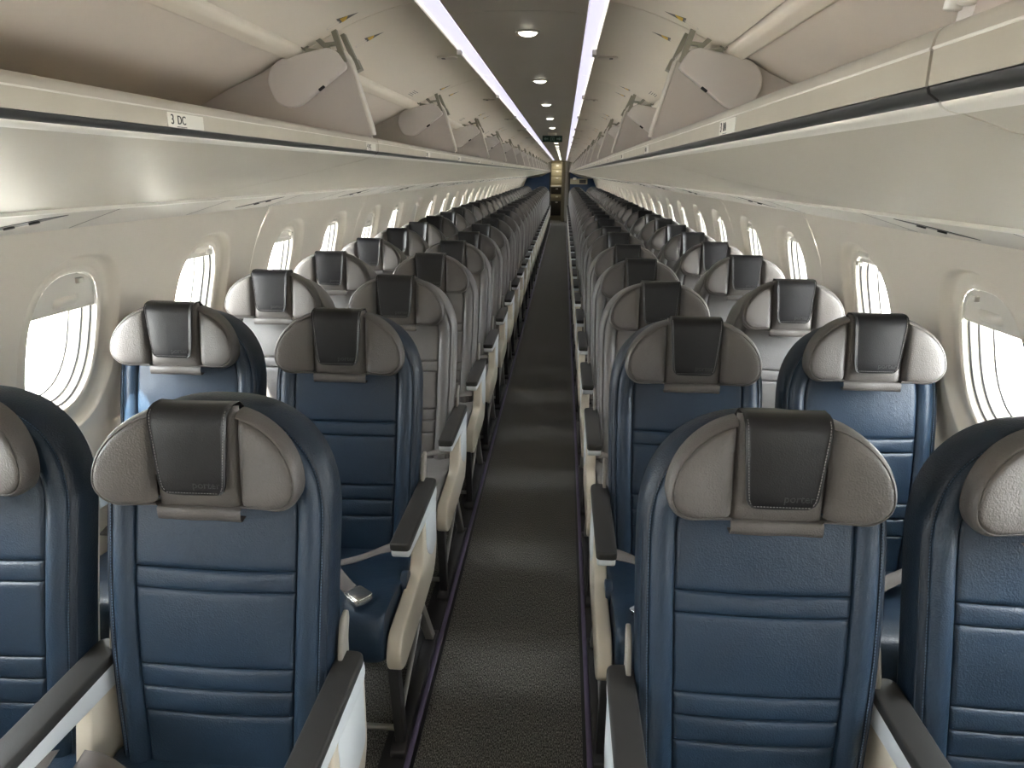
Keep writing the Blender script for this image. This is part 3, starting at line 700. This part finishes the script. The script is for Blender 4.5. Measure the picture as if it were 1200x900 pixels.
SM = {}
def common(colour, det):
    key = (colour, det)
    if key in SM: return SM[key]
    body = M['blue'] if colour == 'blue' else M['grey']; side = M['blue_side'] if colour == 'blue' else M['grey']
    R, O, G, I = back_geo(det); H = head_geo(det); D = {}
    D['shell'] = gm('backrest', M['shell'], R['shell'])
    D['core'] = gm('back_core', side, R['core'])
    if det == 2:
        D['panels'] = [gm('upholstery_panel', body, p) for p in R['panels']]
        D['bol'] = [gm('side_bolster', body, R['bol']), gm('side_bolster', body, mir(R['bol']))]
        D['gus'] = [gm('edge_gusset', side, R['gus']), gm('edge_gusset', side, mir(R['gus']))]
        D['mid'] = gm('headrest', M['taupe'], H['mid'], H['back'], mir(H['back']), H['midtop'])
        D['wing'] = [gm('headrest_wing', M['taupe'], H['wing']), gm('headrest_wing', M['taupe'], mir(H['wing']))]
        D['rim'] = [gm('wing_gusset', M['taupe'], H['rim']), gm('wing_gusset', M['taupe'], mir(H['rim']))]
    else:
        D['panels'] = [gm('upholstery', body, *R['panels'])]
        D['bol'] = [gm('side_bolster', body, R['bol'], R['gus']), gm('side_bolster', body, mir(R['bol']), mir(R['gus']))]
        D['gus'] = []
        D['mid'] = gm('headrest', M['taupe'], H['mid'], H['back'], mir(H['back']), H['midtop'])
        D['wing'] = [gm('headrest_wing', M['taupe'], H['wing'], H['rim']), gm('headrest_wing', M['taupe'], mir(H['wing']), mir(H['rim']))]
        D['rim'] = []
    D['cov'] = shellmesh('headrest_cover', H['cov'], H['covi'], M['cover'])
    D['tab'] = gm('headrest_tab', M['taupe'], H['tab'])
    if det == 2:
        cur = []
        st_ = lambda c, d: [tuple(p) for p in lift(c[:, 0], c[:, 1], d)]
        for off_, d in ((.0195, .0012), (.0245, .0012)):
            c = offset(O, off_)[2:-1]; cur += [st_(c, d), [(-x, y, z) for x, y, z in st_(c, d)]]
        for z in SEAM[1:-1]:
            for dz in (.0065, -.0065)[:1]:
                xs = np.linspace(-.155, .155, 12); zz = np.full(12, z+dz)-.004*(1-(xs/.16)**2); cur.append([tuple(p) for p in lift(xs, zz, .0026)])
        D['stitch'] = stitches(cur, 'stitching', M['stitch_blue'] if colour == 'blue' else M['stitch_grey'])
        pth, wid = H['path'], H['wid']; cc = []
        for sx in (-1, 1): cc.append([(sx*(w-.005), y-.0012, z) for (y, z), w in zip(pth[4:-2], wid[4:-2])])
        cc.append([(x, -.0268, 1.0335) for x in np.linspace(-.052, .052, 10)])
        D['cstitch'] = stitches(cc, 'cover_stitching', M['stitch_grey'], .0055, .0036, .0006)
    D['cush'] = gm('seat_cushion', body, cushion_geo(det))
    # side walls of the cushion
    P = cushion_geo(det); D['cside'] = []
    for col in (0, -1):
        q = MB(); L = [tuple(v) for v in P[:, col]]; q.add(L, [tuple(range(len(L)))]); D['cside'].append(q.mesh('cushion_side', side))
    D['base'] = prism('seat_pan', [(.03, .375), (-.44, .335), (-.44, .315), (.03, .35)], -.21, .21, 'x', M['leg'], .003)
    SM[key] = D; return D
TXT = text_mesh('lettering', 'porter', .020, M['emboss'], .0006)
HAND = {}
def handed(a):
    """parts that depend on which side the aisle lies: a=+1 aisle at +x"""
    if a in HAND: return HAND[a]
    D = {}
    X = lambda x: a*x
    def pr(name, poly, x0, x1, m, bev=.004, seg=2): return prism(name, poly, *sorted((X(x0), X(x1))), 'x', m, bev, seg)
    arm = round_poly([(.06, .622), (-.33, .628), (-.385, .622), (-.392, .602), (-.375, .588), (-.20, .575), (.05, .560), (.075, .58)], [.012, .05, .02, .012, .02, .05, .02, .02], 3)
    pad = round_poly([(.055, .612), (.055, .628), (.02, .634), (-.33, .640), (-.386, .634), (-.394, .620), (-.38, .612)], [.002, .008, .03, .04, .012, .008, .003], 3)
    for nm, x0, x1 in (('aisle', .233, .281), ('inner', -.285, -.233)):
        D['arm_'+nm] = pr('armrest', arm, x0, x1, M['white'], .006, 3)
        xa, xb = sorted((X(x0-.004), X(x1+.004)))
        D['pad_'+nm] = prism('armrest_pad', round_poly([(xa, -.394), (xb, -.394), (xb, .062), (xa, .062)], [.014, .014, .024, .024], 5), .614, .638, 'z', M['pad'], .006, 3)
        br = round_poly([(.045, .57), (.02, .60), (.025, .66), (.050, .715), (.085, .722), (.092, .70), (.075, .66), (.075, .58)], .012, 3)
        xx = (x0+.004, x0+.014) if nm == 'aisle' else (x1-.014, x1-.004)
        D['brk_'+nm] = pr('armrest_bracket', br, *xx, M['bracket2'], .003)
    # centre support under the inner armrest
    D['post'] = pr('armrest_post', round_poly([(.07, .57), (-.06, .575), (-.10, .40), (-.02, .36), (.07, .38)], .02, 3), -.276, -.242, M['cream'], .004)
    # cream end panel sweeping from the armrest down to the seat front
    end = round_poly([(.075, .60), (-.150, .594), (-.155, .50), (-.185, .440), (-.33, .428), (-.475, .420), (-.510, .385), (-.508, .325), (-.455, .298), (-.36, .300), (-.13, .308), (.02, .32), (.07, .40)], [.01, .01, .03, .06, .08, .05, .04, .03, .04, .05, .05, .05, .03], 4)
    D['end'] = pr('end_panel', end, .238, .278, M['cream'], .007, 3)
    D['inset'] = pr('end_panel_inset', round_poly([(.055, .580), (-.125, .572), (-.115, .46), (-.02, .40), (.05, .42)], [.02, .02, .04, .03, .02], 4), .2765, .2800, M['white'], .002)
    lp = lambda p, q, w: [(p[0]-w/2, p[1]), (p[0]+w/2, p[1]), (q[0]+w/2, q[1]), (q[0]-w/2, q[1])]
    D['fleg'] = pr('front_leg', lp((-.475, .335), (-.415, .012), .042), .236, .264, M['leg'], .003)
    D['rleg'] = pr('rear_leg', lp((-.165, .335), (.075, .012), .040), .236, .264, M['alu'], .003)
    D['brace'] = pr('leg_brace', lp((-.43, .10), (-.10, .24), .022), .243, .257, M['alu'], .002)
    D['foot'] = pr('leg_foot', round_poly([(-.47, .004), (-.47, .028), (-.40, .045), (.06, .04), (.12, .022), (.12, .004)], .008, 2), .228, .272, M['leg'], .003)
    q = MB(); q.add(*tube([(X(.24), -.44, .085), (X(-.24), -.44, .085)], .009, 10)); D['bar'] = q.mesh('luggage_bar', M['alu'])
    q = MB(); q.add(*tube([(X(.24), -.10, .325), (X(-.26), -.10, .325)], .02, 10)); q.add(*tube([(X(.24), -.38, .315), (X(-.26), -.38, .315)], .02, 10)); D['beam'] = q.mesh('seat_beam', M['leg'])
    # belt: one strap from the aisle hip to the middle and a second one to the buckle
    c = [(X(.236), -.135, .500, 0, 1, .2), (X(.215), -.16, .508, 0, 1, .3), (X(.16), -.175, .500, .15*a, 1, .15), (X(.09), -.215, .487, .3*a, 1, .1), (X(.03), -.245, .484, .4*a, 1, .05)]
    A_, B_ = belt_ribbon(smooth_pts(c, 20), .046); D['belt1'] = shellmesh('belt_strap', A_, B_, M['belt'])
    c = [(X(-.236), -.13, .498, 0, 1, .2), (X(-.16), -.155, .505, .0, 1, .2), (X(-.02), -.235, .492, .4*a, 1, .1), (X(.03), -.285, .494, .6*a, 1, .08), (X(.075), -.345, .494, .55*a, 1, .05), (X(.118), -.395, .494, .5*a, 1, .02)]
    A_, B_ = belt_ribbon(smooth_pts(c, 26), .046); D['belt2'] = shellmesh('belt_strap', A_, B_, M['belt'])
    bk = round_poly([(-.033, -.026), (.028, -.029), (.036, -.020), (.036, .020), (.028, .029), (-.033, .026)], .006, 3)
    D['buckle'] = prism('buckle', bk, 0, .017, 'z', M['chrome'], .004, 3)
    D['lift'] = prism('buckle_flap', round_poly([(-.018, -.022), (.040, -.024), (.044, 0), (.040, .024), (-.018, .022)], .005, 3), .0175, .0215, 'z', M['chrome'], .0015)
    D['hem'] = pr('cushion_flap', round_poly([(-.20, .40), (-.27, .395), (-.285, .44), (-.25, .47), (-.21, .455)], .015, 3), .226, .246, M['blue'], .006, 3)
    HAND[a] = D; return D
def seat(x, y, z, a, colour, det, aisle, label, group, belt, tilt=0.0, lift_h=0.0, arms=True):
    D = common(colour, det); Hn = handed(a)
    S = thing('aircraft_seat', label, 'seat', (x, y, z), group)
    S.rotation_euler = (0, 0, 0)
    bk = link('backrest', D['shell'], S); link('back_core', D['core'], bk)
    for p in D['panels']: link('upholstery_panel', p, bk)
    for p in D['bol']: link('side_bolster', p, bk)
    for p in D['gus']: link('edge_gusset', p, bk)
    if det == 2: tag(link('stitching', D['stitch'], bk), kind='stuff')
    h = link('headrest', D['mid'], S, (0, 0, lift_h)); h.rotation_euler = (0, 0, tilt)
    for p in D['wing']: link('headrest_wing', p, h)
    for p in D['rim']: link('wing_gusset', p, h)
    tag(link('headrest_cover', D['cov'], h), label='black leather cover over the headrest'); link('headrest_tab', D['tab'], h)
    if det == 2:
        tag(link('cover_stitching', D['cstitch'], h), kind='stuff')
    if det == 2 or y < 6:
        t = link('lettering', TXT, h, (.028, -.0262, 1.049)); t.rotation_euler = (math.radians(90), 0, 0)
    cu = link('seat_cushion', D['cush'], S); [link('cushion_side', q, cu) for q in D['cside']]
    link('seat_pan', D['base'], S)
    for nm in (('aisle', 'inner') if aisle else ('inner',)):
        ar = link('armrest', Hn['arm_'+nm], S); link('armrest_pad', Hn['pad_'+nm], ar)
        if y < 8: link('armrest_bracket', Hn['brk_'+nm], ar)
    if aisle:
        e = link('end_panel', Hn['end'], S); link('end_panel_inset', Hn['inset'], e)
        link('armrest_post', Hn['post'], S)
    for nm, k in (('front_leg', 'fleg'), ('rear_leg', 'rleg'), ('leg_foot', 'foot')) + ((('leg_brace', 'brace'),) if y < 8 else ()): link(nm, Hn[k], S)
    if y < 8: link('luggage_bar', Hn['bar'], S); 
    link('seat_beam', Hn['beam'], S)
    if belt:
        b = tag(link('seat_belt', Hn['belt1'], S), label='grey webbing lap belt'); link('belt_strap', Hn['belt2'], b)
        q = tag(link('buckle', Hn['buckle'], b, (a*.150, -.43, .489)), label='silver metal buckle'); q.rotation_euler = (math.radians(6), math.radians(-4*a), math.radians(-45 if a > 0 else -135))
        q2 = link('buckle_flap', Hn['lift'], b, (a*.150, -.43, .489)); q2.rotation_euler = q.rotation_euler
        if colour == 'blue' and aisle: link('cushion_flap', Hn['hem'], S)
    return S
AX_, WX_ = .535, 1.055
for i, y in enumerate(ROWY):
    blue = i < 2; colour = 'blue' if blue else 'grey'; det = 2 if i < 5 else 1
    for col, (sx, side, kind) in {'lw': (-1, 'left', 'window'), 'la': (-1, 'left', 'aisle'), 'ra': (1, 'right', 'aisle'), 'rw': (1, 'right', 'window')}.items():
        aisle = kind == 'aisle'; x = sx*(AX_ if aisle else WX_)
        if i < 16: lab = '%s leather %s seat %s of the aisle in the %s row' % (colour, kind, side, 'front' if i == 0 else ORD[i])
        else: lab = 'grey leather %s seat %s of the aisle far beyond the sixteenth row' % (kind, side)
        dz = {'lw': .012, 'rw': .016}.get(col, .0) if i else 0
        tilt = {(0, 'la'): math.radians(0), (1, 'la'): 0}.get((i, col), math.radians(random.uniform(-1, 1)))
        lh = {(0, 'la'): -.010, (0, 'ra'): .006, (1, 'la'): 0.004, (1, 'ra'): .002}.get((i, col), random.uniform(-.006, .008) + dz)
        seat(x, y+random.uniform(-.008, .008)*(i > 1), 0, -sx, colour, det, aisle, lab, '%s seats in the %s %s column' % (colour, side, kind), i < 6, tilt, lh)

# ================================================================== REAR BULKHEAD AND GALLEY
for s, side in ((-1, 'left'), (1, 'right')):
    poly = [(s*.33, 0), (s*.33, 1.63), (s*.60, 1.50), (s*.88, 1.44), (s*1.10, 1.44), (s*1.22, 1.15), (s*1.30, .7), (s*1.25, 0)]
    T = thing('rear_bulkhead', 'dark blue bulkhead closing the %s side at the far end' % side, 'partition', (0, YE, 0))
    link('panel', prism('panel', poly, 0, .03, 'y', M['bluewall'], .003), T)
    up = [(s*.30, 1.62), (s*.30, 1.99), (s*.52, 2.0), (s*1.1, 1.62), (s*1.0, 1.48), (s*.62, 1.52)]
    link('upper_closeout', prism('upper_closeout', up, .04, .06, 'y', M['bin'], 0), T)
    fr = MB(); fr.add(*tube([(s*.33, -.01, 1.63), (s*.36, -.01, 1.80), (s*.42, -.01, 1.95), (s*.30, -.01, 2.0)], .02, 8)); link('white_frame', fr.mesh('white_frame', M['trim']), T)
    q = MB(); q.box(*sorted((s*.30, s*.345)), -.015, .05, 0, 1.63); link('edge_post', q.mesh('edge_post', M['cart_dark'], False), T)
T = thing('attendant_panel', 'cream control panel with dark screen on the right blue bulkhead', 'control panel', (.62, YE, 1.34))
link('housing', boxme('housing', -.27, .30, -.045, -.001, -.09, .09, M['galley'], .01), T)
link('screen', boxme('screen', .03, .25, -.049, -.0455, -.06, .06, M['black'], .003), T)
link('handset', boxme('handset', -.18, -.07, -.075, -.046, .05, .13, M['trim'], .01), T)
G_ = thing('galley', 'cream galley with ovens and carts seen through the rear doorway', 'galley', (0, YE+1.1, 0))
link('carcass', boxme('carcass', -.62, .12, .05, .6, 0, 2.0, M['galley'], .004), G_)
for z0, z1, m, dk in ((1.72, 1.90, 'galley', 0), (1.50, 1.70, 'galley', 0), (1.25, 1.48, 'galley', 0), (.90, 1.12, 'cart_dark', 1), (.70, .86, 'galley', 0), (.16, .66, 'cart_dark', 1)):
    o = link('compartment_door', boxme('compartment_door', -.30, .05, .028, .049, z0, z1, M[m], .006), G_)
    link('door_handle', boxme('door_handle', -.14, -.06, .012, .027, z1-.08 if not dk else z1-.06, z1-.03, M['trim'], .004), o)
link('frame_post', boxme('frame_post', -.36, -.31, .0, .06, 0, 2.0, M['cart_dark'], .004), G_)
link('counter', boxme('counter', -.32, .06, -.01, .06, 1.14, 1.19, M['trim'], .004), G_)
D_ = thing('galley_door', 'tall cream partition edge beside the rear galley opening', 'partition', (0, YE+.5, 0))
link('leaf', boxme('leaf', .07, .17, 0, .5, 0, 1.98, M['galley'], .008), D_)
link('leaf_edge', boxme('leaf_edge', .19, .27, -.05, .45, 0, 1.98, M['trim'], .012), D_)
struct('wall_back', boxme('wall_back', -1.35, 1.35, YE+2.6, YE+2.7, 0, 2.2, M['wall'], 0), 'wall behind the rear galley')
struct('ceiling_rear', boxme('ceiling_rear', -.55, .55, YE, YE+2.6, 2.0, 2.03, M['bin'], 0), 'ceiling over the rear galley')
gp = bpy.data.lights.new('rear_galley_lamp', 'AREA'); gp.size = .4; gp.energy = 7; gp.color = (1, .93, .75); go = bpy.data.objects.new('rear_galley_lamp', gp); COL.objects.link(go); go.location = (0, YE+.7, 1.97)

# ================================================================== OUTSIDE
mb = MB(); mb.add([(-400, -300, -2.6), (400, -300, -2.6), (400, 400, -2.6), (-400, 400, -2.6)], [(0, 1, 2, 3)])
struct('ground', mb.mesh('ground', M['apron'], False), 'pale airport apron outside the windows')
bpy.context.view_layer.update()
